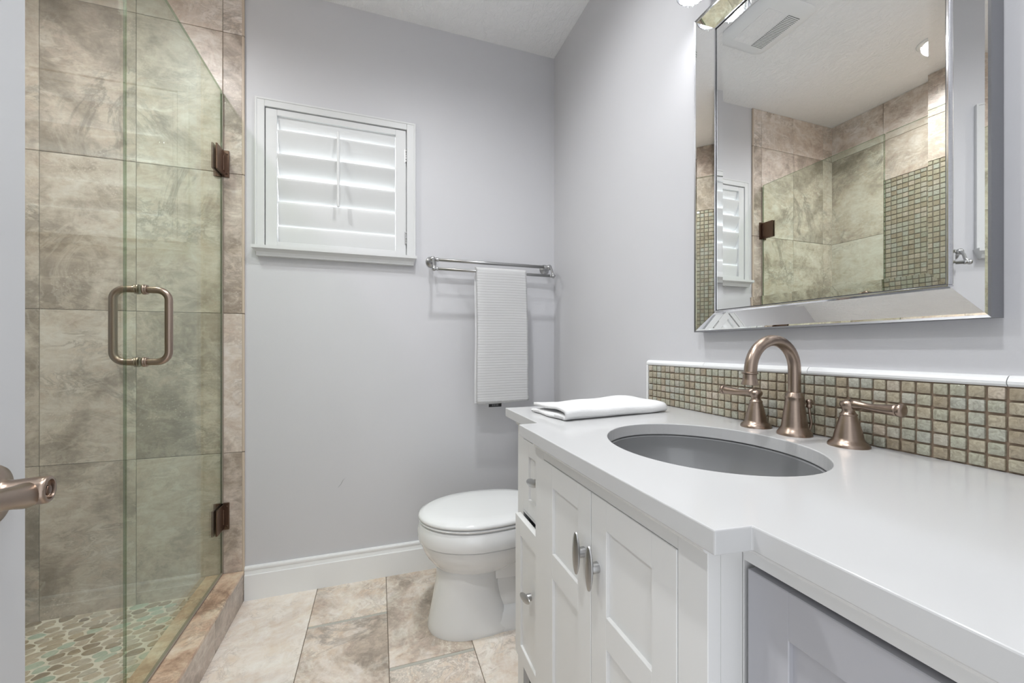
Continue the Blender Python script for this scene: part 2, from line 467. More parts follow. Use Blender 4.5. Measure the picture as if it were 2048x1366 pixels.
# baseboards
def board(name, pts, flip, label=None):
    """pts: start/end on the wall line; flip = outward normal"""
    prof = [(0, 0), (.015, 0), (.015, .0985), (.0142, .1005), (.0118, .1012), (.0105, .108), (.0092, .1165), (.0092, .1185), (.0112, .1192), (.0115, .1265), (.0090, .1312), (.006, .132), (0, .132)]
    (x0, y0), (x1, y1) = pts; n_ = Vector(flip)
    rings = [[(px + n_.x * d, py + n_.y * d, z) for d, z in prof] for px, py in ((x0, y0), (x1, y1))]
    m = MB(); m.loft(rings, smooth=False); struct(name, m, M['white'], label)
board('baseboard_back', ((XT + .001, YB), (XR, YB)), (0, -1), 'white moulded baseboard under the window wall')
board('baseboard_right', ((XR, 1.09), (XR, YB - .015)), (-1, 0))
board('baseboard_left', ((XT, .0), (XT, YN)), (1, 0))

# ------------------------------------------------------------------ window
m = MB(); d = .016; ex = .0302
fx0, fx1, fz1 = WX0 - .030, WX1 + .0344, WZ1 + .029
m.box(fx0, WX0, YB - d, YB, WZ0, fz1, .0015); m.box(WX1, fx1, YB - d, YB, WZ0, fz1, .0015)
m.box(WX0, WX1, YB - d, YB, WZ1, fz1, .0015)
for a in (0,):   # raised back band
    m.box(fx0 - .004, fx0 + .004, YB - d - .002, YB, WZ0, fz1 + .004, .002); m.box(fx1 - .004, fx1 + .004, YB - d - .002, YB, WZ0, fz1 + .004, .002)
    m.box(fx0, fx1, YB - d - .002, YB, fz1 - .004, fz1 + .004, .002)
# jambs
m.box(WX0 - .001, WX0 + .003, YB, YB + TH, WZ0, WZ1); m.box(WX1 - .003, WX1 + .001, YB, YB + TH, WZ0, WZ1)
m.box(WX0, WX1, YB, YB + TH, WZ1 - .003, WZ1 + .001); m.box(WX0, WX1, YB, YB + TH, WZ0 - .001, WZ0 + .004)
win = struct('window_1', m, M['shutter'], 'small square window with white casing')
prof = [(0, 1.4085), (.046, 1.4085), (.046, 1.396), (.038, 1.392), (.030, 1.384), (.027, 1.376), (.026, 1.369), (0, 1.369)]
m = MB(); sx0, sx1 = fx0 - .010, fx1 + .008
m.loft([[(sx0 + (.014 if z < 1.395 else 0), YB - dd, z) for dd, z in prof], [(sx1 - (.014 if z < 1.395 else 0), YB - dd, z) for dd, z in prof]], smooth=False)
obj('window_sill', m, M['shutter'], win)
m = MB(); m.box(WX0, WX1, YB + TH - .02, YB + TH - .016, WZ0, WZ1); obj('window_pane', m, M['pane'], win)

sh = thing('plantation_shutter', 'white louvred plantation shutter filling the window over the towel bar side', 'shutter', (-.157, YB - .006, WZ0 + .004))
PX0s, PX1s, PZ0, PZ1 = WX0 + .0032, WX1 - .004, WZ0 + .004, WZ1 - .0045
yf, yk = YB - .012, YB + .016
LX0, LX1 = -.390, .071
m = MB()
m.box(PX0s, LX0, yf, yk, PZ0, PZ1, .0015); m.box(LX1, PX1s, yf, yk, PZ0, PZ1, .0015)
m.box(LX0, LX1, yf + .0005, yk, 1.944, PZ1, .001); m.box(LX0, LX1, yf + .0005, yk, PZ0, 1.432, .001)
obj('shutter_frame', m, M['shutter'], sh)
pitch = .0958
zc0 = 1.932
tilts = [82, 72, 61, 70, 83.5, 84]
for k in range(6):
    zc = 1.9325 - pitch * k + (.0 if k else -.0)
    if k == 5: zc = 1.4535
    half = .0525 if k in (1, 2) else (.050 if k else .047)
    if k == 5: half = .045
    a = R(tilts[k]); mm = MB(); pr = []
    n_ = 20
    for i in range(n_):
        th_ = 2 * PI * i / n_; pr.append((half * math.cos(th_), .0052 * math.sin(th_)))
    # local u runs from outside-low to inside-high
    dirv = Vector((0, -math.cos(a), math.sin(a))); nn = Vector((0, math.sin(a), math.cos(a)))
    rings = [[Vector((x, YB + .004, zc)) + dirv * u + nn * w for u, w in pr] for x in (LX0 + .0015, LX1 - .0015)]
    mm.loft(rings, smooth=True); obj('louver', mm, M['shutter'], sh, smooth_angle=50)
m = MB(); m.box(-.164, -.154, YB - .046, YB - .037, 1.588, 1.903, .003)
for z in (1.60, 1.70, 1.80, 1.89): m.box(-.160, -.158, YB - .04, YB - .022, z - .001, z + .001)
obj('tilt_rod', m, M['shutter'], sh)
for zc in (1.855, 1.490):
    m = MB()
    for k in range(5): m.lathe([(.0026, -.0052), (.0030, -.0045), (.0030, .0045), (.0026, .0052)], (PX1s + .001, yf - .003, zc + (k - 2) * .0112), 'z', 14)
    m.box(PX1s - .006, PX1s + .009, yf - .0018, yf + .0005, zc - .028, zc + .028)
    obj('hinge', m, M['satin'], sh)

# ------------------------------------------------------------------ shower glass
sd = thing('shower_door', 'hinged clear green tinted shower door with bronze pull handle', 'shower door', (XG, 1.5, .125))
GT = .0034
m = MB(); m.box(XG - GT, XG + GT, 1.206, YB - .018, .128, 2.0)
gd = obj('glass_panel', m, M['glass_door'], sd)
def edges(m, y0, y1, z0, z1, ys):
    for y in ys: m.box(XG - GT, XG + GT, y - .0006, y + .0006, z0, z1)
m = MB(); m.box(XG - GT, XG + GT, 1.2048, 1.2058, .128, 2.0); m.box(XG - GT, XG + GT, 1.2048, YB - .018, 2.0003, 2.0012); m.box(XG - GT, XG + GT, YB - .0177, YB - .0167, .128, 2.0)
obj('polished_edge', m, M['glass_edge'], gd)
for zc in (1.72, .345):
    h = MB()
    h.box(XG - .026, XG + .026, YB - .016, YB - .0095, zc - .052, zc + .052, .0012)      # wall plate
    h.box(XG + GT + .0003, XG + GT + .0065, YB - .085, YB - .012, zc - .048, zc + .048, .0015)       # clamp outside
    h.box(XG - GT - .0065, XG - GT - .0003, YB - .085, YB - .012, zc - .048, zc + .048, .0015)
    h.box(XG - .008, XG + .012, YB - .026, YB - .015, zc - .030, zc + .030, .002)
    hg = obj('hinge', h, M['bronze'], sd)
    sc = MB()
    for sz in (-.038, .038):
        sc.lathe([(.0035, 0), (.003, .0015), (.0015, .0018)], (XG + .019, YB - .016, zc + sz), '-y', 12)
    obj('screw', sc, M['bronze'], hg)
hz0, hz1, hy = .965, 1.152, 1.276
for sgn, nm_ in ((1, 'outside'), (-1, 'inside')):
    m = MB(); r = .0088; px = .058; rc = .026
    pts = []
    def arc(cx, cz, a0, a1, n=10): return [(XG + sgn * (cx + rc * math.cos(a0 + (a1 - a0) * i / n)), hy, cz + rc * math.sin(a0 + (a1 - a0) * i / n)) for i in range(n + 1)]
    pts = [(XG + sgn * .006, hy, hz1)] + [(XG + sgn * .018, hy, hz1)] + arc(px - rc, hz1 - rc, PI / 2, 0) + [(XG + sgn * px, hy, (hz0 + hz1) / 2)] + arc(px - rc, hz0 + rc, 0, -PI / 2) + [(XG + sgn * .018, hy, hz0), (XG + sgn * .006, hy, hz0)]
    m.tube(pts, r, 22, up=Vector((0, 1, 0)))
    ph = obj('pull_handle', m, M['nickel'], sd)
    for z in (hz0, hz1):
        c = MB(); ax_ = 'x' if sgn > 0 else '-x'
        c.lathe([(.0125, 0), (.0132, .001), (.0132, .004), (.0118, .0055), (.0105, .0058), (.0118, .0065), (.0125, .008), (.0115, .0095), (.009, .010)], (XG + sgn * (GT + .0003), hy, z), ax_, 28)
        obj('collar', c, M['nickel'], ph)
sp_ = thing('shower_panel', 'fixed clear glass panel left of the shower door', 'glass panel', (XG, .96, .120))
m = MB(); m.box(XG - GT, XG + GT, YN + .012, 1.2, .1235, 2.0)
gp = obj('glass_panel', m, M['glass_fixed'], sp_)
m = MB(); m.box(XG - GT, XG + GT, YN + .012, 1.2, 2.0003, 2.0012)
obj('polished_edge', m, M['glass_edge'], gp)
m = MB(); m.box(XG - .008, XG - GT - .0006, YN + .012, 1.2, .1203, .1295); m.box(XG + GT + .0006, XG + .008, YN + .012, 1.2, .1203, .1295)
obj('channel', m, M['rubber'], sp_)
m = MB(); m.box(XG - .006, XG + .006, 1.208, YB - .018, .1203, .1275, .002); obj('sweep', m, M['rubber'], sd)
m = MB(); m.box(XG - .002, XG + .006, YB - .016, YB - .0095, .1215, 1.665); m.box(XG - .002, XG + .006, YB - .016, YB - .0095, 1.775, 1.99); obj('wall_seal', m, M['rubber'], sd)

# ------------------------------------------------------------------ towel bar + towel
tb = thing('towel_bar', 'double rail satin nickel towel bar mounted below the window', 'towel bar', (.505, YB, 1.37))
for xm in (.227, .787):
    m = MB()
    m.lathe([(.0245, 0), (.0245, .004), (.021, .008), (.014, .011), (.0105, .018), (.0095, .03), (.0095, .05), (.012, .054), (.013, .06), (.012, .068), (.007, .072), (0, .073)], (xm, YB, 1.394), '-y', 28)
    # swan arm down to the front rail
    m.tube([(xm, YB - .055, 1.394), (xm, YB - .075, 1.392), (xm, YB - .092, 1.378), (xm, YB - .102, 1.358), (xm, YB - .122, 1.342)], [.0065, .006, .0055, .0055, .0065], 14, up=Vector((1, 0, 0)))
    obj('mount', m, M['satin'], tb)
m = MB(); m.tube([(.222, YB - .061, 1.394), (.79, YB - .061, 1.394)], .0075, 20)
for xe, s_ in ((.246, 1), (.768, -1)): m.lathe([(.0075, -.008), (.0095, -.006), (.0095, -.002), (.0083, 0), (.0095, .002), (.0095, .006), (.0075, .008)], (xe, YB - .061, 1.394), 'x', 22)
obj('rail', m, M['satin'], tb)
m = MB(); m.tube([(.232, YB - .125, 1.341), (.772, YB - .125, 1.341)], .0065, 20)
for xe, a in ((.236, '-x'), (.768, 'x')): m.lathe([(.0065, -.006), (.0085, -.004), (.0085, 0), (.006, .003), (.009, .007), (.0105, .012), (.009, .017), (.005, .019), (0, .0195)], (xe, YB - .125, 1.341), a, 22)
obj('rail', m, M['satin'], tb)

def towel_sheet(m, yb, zt, x0, x1, zb_f, zb_b, r, yo=0, ph=0, th=.004):
    """ribbed sheet draped over the rail"""
    ri = .0048; NX = 26
    path = []
    nr = int((zt - zb_f) / .0026)
    for i in range(nr + 1):
        z = zb_f + (zt - zb_f) * i / nr; path.append((yb - r, z, 0))
    for i in range(1, 12):
        a = PI - PI * i / 12; path.append((yb + r * math.cos(a), zt + r * math.sin(a), 1))
    nb = int((zt - zb_b) / .006)
    for i in range(nb + 1):
        z = zt - (zt - zb_b) * i / nb; path.append((yb + r, z, 2))
    outer = []
    for k, (y, z, s_) in enumerate(path):
        hang = max(0, (zt - z)) / .6
        row = []
        for i in range(NX + 1):
            f = i / NX; x = x0 + (x1 - x0) * f + hang * (.010 * f + .006 * math.sin(ph + 1.3) + .004 * math.sin(5 * hang + ph))
            dy = hang * (.006 * math.sin(3.2 * f + ph) + .003 * math.sin(8 * f + 2 * ph))
            rib = .0005 * math.cos(2 * PI * z / .0116 + .25 * math.sin(7 * f + ph)) if s_ != 1 else 0
            edge = .004 * (abs(f - .5) * 2) ** 14
            zz_ = z + (.012 * (f - .2) * hang * .3) - (.006 * math.sin(3 * f + ph) if k in (0, len(path) - 1) else 0)
            if s_ == 0: row.append(Vector((x, y - rib + edge + dy * .8, zz_)))
            elif s_ == 1: row.append(Vector((x, y, zz_)))
            else: row.append(Vector((x, y + dy, zz_)))
        outer.append(row)
    rings = []
    for i in range(NX + 1): pass
    t = bmesh.new(); A = [[t.verts.new(p) for p in row] for row in outer]
    for a, b_ in zip(A, A[1:]):
        for i in range(NX):
            f = t.faces.new((a[i], a[i + 1], b_[i + 1], b_[i])); f.smooth = True
    r_ = bmesh.ops.solidify(t, geom=list(t.faces), thickness=-th)
    for f in t.faces: f.smooth = True
    m.add(t)
ht = thing('hand_towel', 'white ribbed towel hanging folded over the towel bar', 'towel', (.525, YB - .125, .757))
m = MB()
towel_sheet(m, YB - .125, 1.341, .404, .640, .766, .757, .0185, ph=.3, th=.0085)
obj('outer_fold', m, M['towel'], ht, fixn=False)
m = MB()
towel_sheet(m, YB - .125, 1.341, .409, .640, .758, .770, .0098, ph=.9, th=.002)
obj('inner_fold', m, M['towel'], ht, fixn=False)
m = MB(); m.box(.466, .525, YB - .1265, YB - .1250, .7380, .7700); tgo = obj('care_tag', m, M['black'], ht); tgo['label'] = 'black sewn tag'
m = MB()
for k, w in enumerate((.003, .002, .003, .002, .003, .0025)): m.box(.481 + k * .0052, .481 + k * .0052 + w, YB - .1269, YB - .1265, .742, .750)
obj('print', m, M['tagtxt'], tgo)

# ------------------------------------------------------------------ toilet
TY = 1.445
to = thing('toilet', 'white elongated toilet with closed lid beside the vanity', 'toilet', (.45, TY, 0))
def egg(xf, xb, w, z, n=56, pf=2.0, pk=2.4, mid=.46):
    xm = xf + (xb - xf) * mid; out = []
    for i in range(n):
        a = 2 * PI * i / n; c, s_ = math.cos(a), math.sin(a)
        p = pk if c > 0 else pf
        cc = abs(c) ** (2 / p) * (1 if c > 0 else -1); ss = abs(s_) ** (2 / p) * (1 if s_ > 0 else -1)
        out.append((xm + (xb - xm if c > 0 else xm - xf) * cc, TY + w * ss, z))
    return out
m = MB()
# bowl
rings = [egg(.215, .48, .085, .205), egg(.201, .50, .0985, .216), egg(.193, .52, .107, .226), egg(.181, .55, .122, .240), egg(.163, .58, .140, .262), egg(.150, .60, .1515, .286), egg(.1435, .61, .1575, .306), egg(.1420, .612, .159, .3135), egg(.1455, .61, .1555, .3155), egg(.1455, .61, .1555, .3170), egg(.1350, .615, .1660, .3205), egg(.131, .62, .170, .335), egg(.132, .62, .169, .362), egg(.138, .62, .163, .379), egg(.150, .61, .152, .3835), egg(.20, .58, .10, .384)]
m.loft(rings)
# front pedestal column
rings = [egg(.168, .50, .112, 0, pk=3), egg(.166, .50, .114, .012, pk=3), egg(.170, .475, .111, .03, pk=3), egg(.178, .445, .104, .07, pk=3), egg(.186, .43, .099, .11, pk=3), egg(.193, .422, .096, .15, pk=3), egg(.198, .42, .095, .19, pk=3), egg(.199, .42, .0955, .215, pk=3), egg(.203, .42, .094, .224, pk=3)]
m.loft(rings)
# rear: low foot, trap body, deck
m.loft([egg(.30, .70, .108, 0, pk=5, pf=3), egg(.30, .70, .106, .03, pk=5, pf=3), egg(.32, .69, .092, .052, pk=5, pf=3), egg(.34, .68, .062, .075, pk=5, pf=3)])
m.loft([egg(.34, .68, .070, .05, pk=5, pf=3), egg(.34, .68, .066, .165, pk=5, pf=3), egg(.34, .70, .078, .172, pk=5, pf=3), egg(.34, .72, .086, .25, pk=5, pf=3), egg(.34, .74, .110, .33, pk=5, pf=3)])
m.box(.54, .835, TY - .15, TY + .15, .315, .378, .02, 4)
obj('bowl', m, M['porcelain'], to, smooth_angle=38)
m = MB(); m.loft([egg(.139, .60, .163, .3855), egg(.136, .60, .165, .390), egg(.139, .60, .162, .3935)]); obj('seat', m, M['porcelain'], to, smooth_angle=60)
m = MB(); m.loft([egg(.141, .60, .160, .3955), egg(.135, .60, .166, .3985), egg(.1335, .60, .1675, .404), egg(.138, .60, .164, .4105), egg(.155, .59, .150, .4165), egg(.20, .57, .115, .4195), egg(.28, .50, .05, .4205)])
obj('lid', m, M['porcelain'], to, smooth_angle=60)
for a in (-.06, .06):
    m = MB(); m.box(.60, .650, TY + a - .015, TY + a + .015, .385, .408, .004); obj('lid_hinge', m, M['porcelain'], to)
m = MB(); m.box(.665, .835, TY - .19, TY + .19, .380, .660, .018, 4); obj('tank', m, M['porcelain'], to, smooth_angle=50)
m = MB(); m.box(.655, .838, TY - .20, TY + .20, .661, .692, .010, 4); obj('tank_lid', m, M['porcelain'], to, smooth_angle=50)
m = MB(); m.lathe([(.012, 0), (.012, .008), (.004, .010)], (.665, TY - .14, .61), '-x', 18); m.tube([(.655, TY - .14, .61), (.648, TY - .10, .605), (.65, TY - .07, .60)], [.006, .005, .006], 12); obj('flush_lever', m, M['chrome'], to)

# ------------------------------------------------------------------ vanity
ZT = .801                               # underside of the counter
CX, SX = .335, .383                     # faces: centre block, side blocks
B0, B1, B2, B3 = .083, .337, .833, 1.087
XW = XR - .004
def shaker(m, x, y0, y1, z0, z1, rails, fr=.046, th=.016, rec=.006):
    """inset shaker front with its face at x, looking to -x; rails = list of (z0,z1) cross rails"""
    m.box(x + rec, x + th, y0 + .004, y1 - .004, z0 + .004, z1 - .004)
    for a, b_ in ((y0, y0 + fr), (y1 - fr, y1)): m.box(x, x + th, a, b_, z0, z1, .0009, 1)
    for a, b_ in rails: m.box(x, x + th, y0 + fr - .001, y1 - fr + .001, a, b_, .0009, 1)
def knob(parent, x, y, z, vert=True, tilt=0):
    m = MB(); n = 30
    m.lathe([(.0085, 0), (.0085, .010), (.0072, .0125), (.0072, .016)], (x, y, z), '-x', 24)
    rings = []
    for dx, s_, ridge in ((.011, .35, 0), (.013, .8, 0), (.0155, 1, 0), (.0175, .97, 0), (.0195, .78, 1), (.0205, .5, 1), (.0212, .05, 1)):
        ring = []
        for i in range(n):
            a = 2 * PI * i / n; l_, w_ = .0365 * s_ * math.cos(a), .0112 * s_ * math.sin(a) * (1 if not ridge else .8)
            # pointed oval
            l_ *= (1 - .04 * abs(math.sin(a)))
            if tilt: l_, w_ = l_ * math.cos(tilt) - w_ * math.sin(tilt), l_ * math.sin(tilt) + w_ * math.cos(tilt)
            ring.append((x - dx, y + (w_ if vert else l_), z + (l_ if vert else w_)))
        rings.append(ring)
    m.loft(rings)
    k = obj('knob', m, M['satin'], parent, smooth_angle=35); return k
def carcass(m, x, y0, y1, stile0, stile1, top, bot, mid=()):
    m.box(x, x + .018, y1 - stile1, y1, 0, ZT - .0005, .0008, 1); m.box(x, x + .018, y0, y0 + stile0, 0, ZT - .0005, .0008, 1)
    m.box(x + .0003, x + .018, y0 + stile0, y1 - stile1, top, ZT - .0005); m.box(x + .0003, x + .018, y0 + stile0, y1 - stile1, bot, bot + .036)
    m.box(x + .018, XW, y0, y0 + .014, .0, ZT - .0005); m.box(x + .018, XW, y1 - .014, y1, .0, ZT - .0005)
    m.box(x + .018, XW, y0 + .014, y1 - .014, bot, bot + .012); m.box(XW - .006, XW, y0 + .014, y1 - .014, bot, ZT - .0005)
def mould(m, x, y0, y1):
    m.loft([[(x - d_, y, z) for d_, z in ((0, ZT - .0006), (.017, ZT - .0006), (.017, ZT - .006), (.013, ZT - .0085), (.0075, ZT - .0125), (.0065, ZT - .017), (.003, ZT - .0205), (0, ZT - .0205))] for y in (y0, y1)], smooth=False)
# centre cabinet
vc = thing('vanity_cabinet', 'white middle vanity cabinet with two shaker doors under the sink', 'cabinet', (.58, .585, 0))
m = MB(); carcass(m, CX, B1 + .0005, B2 - .0005, .0455, .048, .763, .12); mould(m, CX, B1 - .0, B2)
m.box(CX + .02, CX + .045, B1 + .02, B2 - .02, 0, .12)
obj('cabinet_body', m, M['cabinet'], vc)
for (y0, y1, ky) in ((.585, .784, .606), (.3835, .583, .5625)):
    m = MB(); shaker(m, CX - .001, y0, y1, .158, .762, [(.158, .204), (.533, .583), (.716, .762)])
    dd = obj('door', m, M['cabinet'], vc); knob(dd, CX - .001, ky, .652 if ky > .6 else .648)
# far drawer cabinet
vf = thing('drawer_cabinet', 'narrow white drawer cabinet beside the toilet, its lower drawer ajar', 'cabinet', (.61, .96, 0))
m = MB(); carcass(m, SX, B2 + .0005, B3, .012, .046, .750, .124); mould(m, SX, B2, B3)
m.box(SX + .0003, SX + .018, B2 + .012, B3 - .046, .546, .5525)
m.box(SX + .03, XW, B2 + .014, B3 - .014, .020, .026)
obj('cabinet_body', m, M['cabinet'], vf)
y0, y1 = B2 + .0135, B3 - .0475
m = MB(); shaker(m, SX - .001, y0, y1, .554, .7485, [(.554, .594), (.7085, .7485)], .040)
dr = obj('drawer', m, M['cabinet'], vf); knob(dr, SX - .001, .935, .660, False, R(-12))
m = MB(); xo = SX - .023; shaker(m, xo, y0 - .004, y1 + .003, .165, .5445, [(.165, .205), (.4985, .5445)], .040)
m.box(xo + .016, SX + .33, y0 + .002, y0 + .010, .19, .50); m.box(xo + .016, SX + .33, y1 - .010, y1 - .002, .19, .50)
m.box(xo + .016, SX + .33, y0 + .01, y1 - .01, .19, .198); m.box(SX + .322, SX + .33, y0 + .01, y1 - .01, .198, .50)
dr = obj('drawer', m, M['cabinet'], vf); knob(dr, xo, .925, .380, False, R(-18))
# near cabinet
vn = thing('vanity_cabinet', 'near vanity cabinet with a lavender grey front edged by a dark gap', 'cabinet', (.61, .21, 0))
m = MB(); carcass(m, SX, B0, B1 - .0005, .012, .001, .7665, .124); mould(m, SX, B0, B1)
obj('cabinet_body', m, M['cabinet'], vn)
m = MB(); m.box(SX + .0185, SX + .020, B0 + .015, B1 - .0155, .14, .7995); obj('gap_shade_sheet', m, M['gap_shade'], vn)  # dark sheet behind the door paints the shade in its gap
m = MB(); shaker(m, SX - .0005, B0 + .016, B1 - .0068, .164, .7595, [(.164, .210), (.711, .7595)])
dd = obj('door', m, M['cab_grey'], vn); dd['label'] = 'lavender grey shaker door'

# countertop with oval cut-out
SKX, SKY, SKA, SKB = .567, .580, .165, .192
def ellipse(a, b_, z, n=72, cx=SKX, cy=SKY): return [(cx + a * math.cos(2 * PI * i / n), cy + b_ * math.sin(2 * PI * i / n), z) for i in range(n)]
outline = [(.352, 1.110), (.352, .862), (.3045, .858), (.3045, .2985), (.3475, .2945), (.3475, .050), (XR - .001, .050), (XR - .001, 1.110)]
t = bmesh.new()
vo = [t.verts.new((x, y, .826)) for x, y in outline]; vi = [t.verts.new(p) for p in ellipse(SKA, SKB, .826)]
ed = [t.edges.new((vo[i], vo[(i + 1) % len(vo)])) for i in range(len(vo))] + [t.edges.new((vi[i], vi[(i + 1) % 72])) for i in range(72)]
bmesh.ops.triangle_fill(t, edges=ed, use_beauty=True, use_dissolve=False)
r_ = bmesh.ops.extrude_face_region(t, geom=list(t.faces))
for v in [g_ for g_ in r_['geom'] if isinstance(g_, bmesh.types.BMVert)]: v.co.z = ZT
bmesh.ops.recalc_face_normals(t, faces=t.faces)
be = [e for e in t.edges if len(e.link_faces) == 2 and e.calc_face_angle() > R(30)]
bmesh.ops.bevel(t, geom=be, offset=.0016, segments=2, affect='EDGES', profile=.5)
m = MB(); m.add(t)
ct = obj('countertop', m, M['quartz']); tag(ct, 'white quartz vanity top with an oval sink cut-out and stepped front', 'countertop')

# basin
sk = thing('sink_basin', 'dark grey oval undermount basin below the white counter', 'sink', (SKX, SKY, .68))
rings = [ellipse(SKA + .016, SKB + .016, ZT - .0006), ellipse(SKA + .004, SKB + .004, ZT - .0006), ellipse(SKA - .001, SKB - .001, ZT - .004)]
for k in range(1, 12):
    a = k / 12 * PI / 2; rings.append(ellipse((SKA - .001) * math.cos(a) ** .6 if a < PI / 2 else .02, (SKB - .001) * math.cos(a) ** .6, ZT - .004 - .125 * math.sin(a)))
rings.append(ellipse(.02, .02, ZT - .131))
for k in range(11, 0, -1):
    a = k / 12 * PI / 2; rings.append(ellipse((SKA + .006) * math.cos(a) ** .6, (SKB + .006) * math.cos(a) ** .6, ZT - .012 - .125 * math.sin(a)))
rings.append(ellipse(SKA + .016, SKB + .016, ZT - .010))
m = MB(); m.loft(rings, cap=(False, False)); obj('bowl', m, M['sink'], sk, smooth_angle=50)
m = MB(); m.lathe([(0, ZT - .1285), (.010, ZT - .128), (.019, ZT - .1295), (.022, ZT - .1315)], (SKX, SKY, 0), 'z', 30); obj('drain', m, M['nickel'], sk)

# faucet
fc = thing('faucet', 'brushed bronze widespread faucet with arched spout and two lever handles', 'faucet', (.795, .5787, .826))
fx, fy, fz = .795, .5787, .826
m = MB()
m.lathe([(.0305, 0), (.0305, .003), (.0295, .006), (.026, .011), (.0232, .016), (.0225, .019), (.0222, .024), (.0205, .038), (.0180, .054), (.0165, .066), (.0152, .072), (.0165, .0745), (.0165, .077), (.0142, .080), (.0135, .084), (.0118, .086)], (fx, fy, fz), 'z', 44)
pts = [(fx, fy, fz + .08), (fx, fy, fz + .11)]
ar = .0585; czz = fz + .131
for i in range(0, 23): 
    a = R(0 + i * 8.0); pts.append((fx - ar + ar * math.cos(a), fy, czz + ar * math.sin(a)))
ex_, ez_ = pts[-1][0], pts[-1][2]
pts.append((ex_ - .0015, fy, ez_ - .010))
m.tube(pts, .0112, 26, up=Vector((0, 1, 0)))
hx, hzz = ex_ - .0018, ez_ - .006
m.lathe([(.0118, .0), (.0142, -.0012), (.0142, -.0035), (.0118, -.005), (.0118, -.011), (.0128, -.017), (.0148, -.022), (.0152, -.0245), (.0140, -.025), (.010, -.024)], (hx, fy, hzz), 'z', 30)
spo = obj('spout', m, M['nickel'], fc, smooth_angle=55)
for (hy_, sgn) in ((.6650, 1), (.4815, -1)):
    m = MB()
    m.lathe([(.0305, 0), (.0305, .0025), (.029, .006), (.025, .0095), (.0225, .013), (.0215, .0165), (.0195, .027), (.0160, .041), (.0132, .051), (.0122, .0545), (.0132, .0555), (.0132, .057), (.0112, .0585), (.0092, .062), (.0098, .067), (.0122, .071), (.0132, .0745), (.0118, .0785), (.0075, .0815), (.003, .083), (0, .0832)], (fx, hy_, fz), 'z', 36)
    hd = obj('handle', m, M['nickel'], fc, smooth_angle=55)
    m = MB(); L = .078 if sgn > 0 else .074
    zs = [.0745, .0755, .0745, .0735, .0733, .0736, .0742, .0748]
    pr = [.0095, .0080, .0062, .0064, .0075, .0088, .0096, .0098]
    pts = [(fx - .0 - .006 * q, hy_ + sgn * (.004 + L * q), fz + zs[k]) for k, q in enumerate((0, .12, .28, .42, .58, .76, .90, .97))]
    m.tube(pts, pr, 22, up=Vector((0, 0, 1)))
    e0 = Vector(pts[-1]); m.lathe([(.0098, -.002), (.0108, 0), (.0112, .003), (.0104, .0058), (.006, .0072), (0, .0076)], e0, 'y' if sgn > 0 else '-y', 24)
    obj('lever', m, M['nickel'], hd)
m = MB(); kx, ky = .818, .566
m.tube([(kx, ky, fz + .0), (kx + .001, ky - .001, fz + .012), (kx + .002, ky - .003, fz + .026), (kx, ky - .001, fz + .045), (kx, ky, fz + .058)], .0024, 12)
m.lathe([(.003, .054), (.0058, .056), (.0052, .060), (.0042, .062), (.0062, .066), (.0068, .069), (.004, .072), (0, .0725)], (kx, ky, fz), 'z', 20)
obj('lift_rod', m, M['nickel'], fc)

# backsplash
bs = thing('backsplash', 'glass mosaic backsplash with white pencil trim behind the faucet', 'backsplash', (XR, .57, .8262))
m = MB(); m.box(XR - .006, XR - .0002, .052, 1.086, .8262, .9465); obj('grout_bed', m, M['mosaic_grout'], bs)
m = MB(); yy = 1.0845; rown = 6; ph_ = (.9465 - .8268) / rown
while yy > .06:
    for k in range(rown):
        m.cur = (min(1, max(0, random.gauss(.45, .28))), random.random(), random.random(), 1)
        j1, j2 = random.uniform(-.0005, .0005), random.uniform(-.0005, .0005)
        z0 = .8268 + ph_ * k; mo = .0014
        m.box(XR - .0105, XR - .004, yy - ph_ + mo + j1, yy - mo + j1, z0 + mo + j2, z0 + ph_ - mo + j2, .0018, 2)
    yy -= ph_
obj('mosaic_tile', m, M['mosaic'], bs, smooth_angle=35)
tr_e = [1.092, .853, .578, .306, .052]
for a, b_ in zip(tr_e, tr_e[1:]):
    m = MB(); m.loft([[(XR - d_, y, z) for d_, z in ((.0002, .9467), (.009, .9467), (.012, .9500), (.0125, .954), (.010, .958), (.006, .9615), (.0002, .962))] for y in (a - .0006, b_ + .0006)], smooth=False)
    obj('pencil_trim', m, M['white'], bs)
m = MB(); m.box(XR - .0125, XR - .0002, 1.0863, 1.0925, .8262, .9467, .002); obj('pencil_trim', m, M['white'], bs)

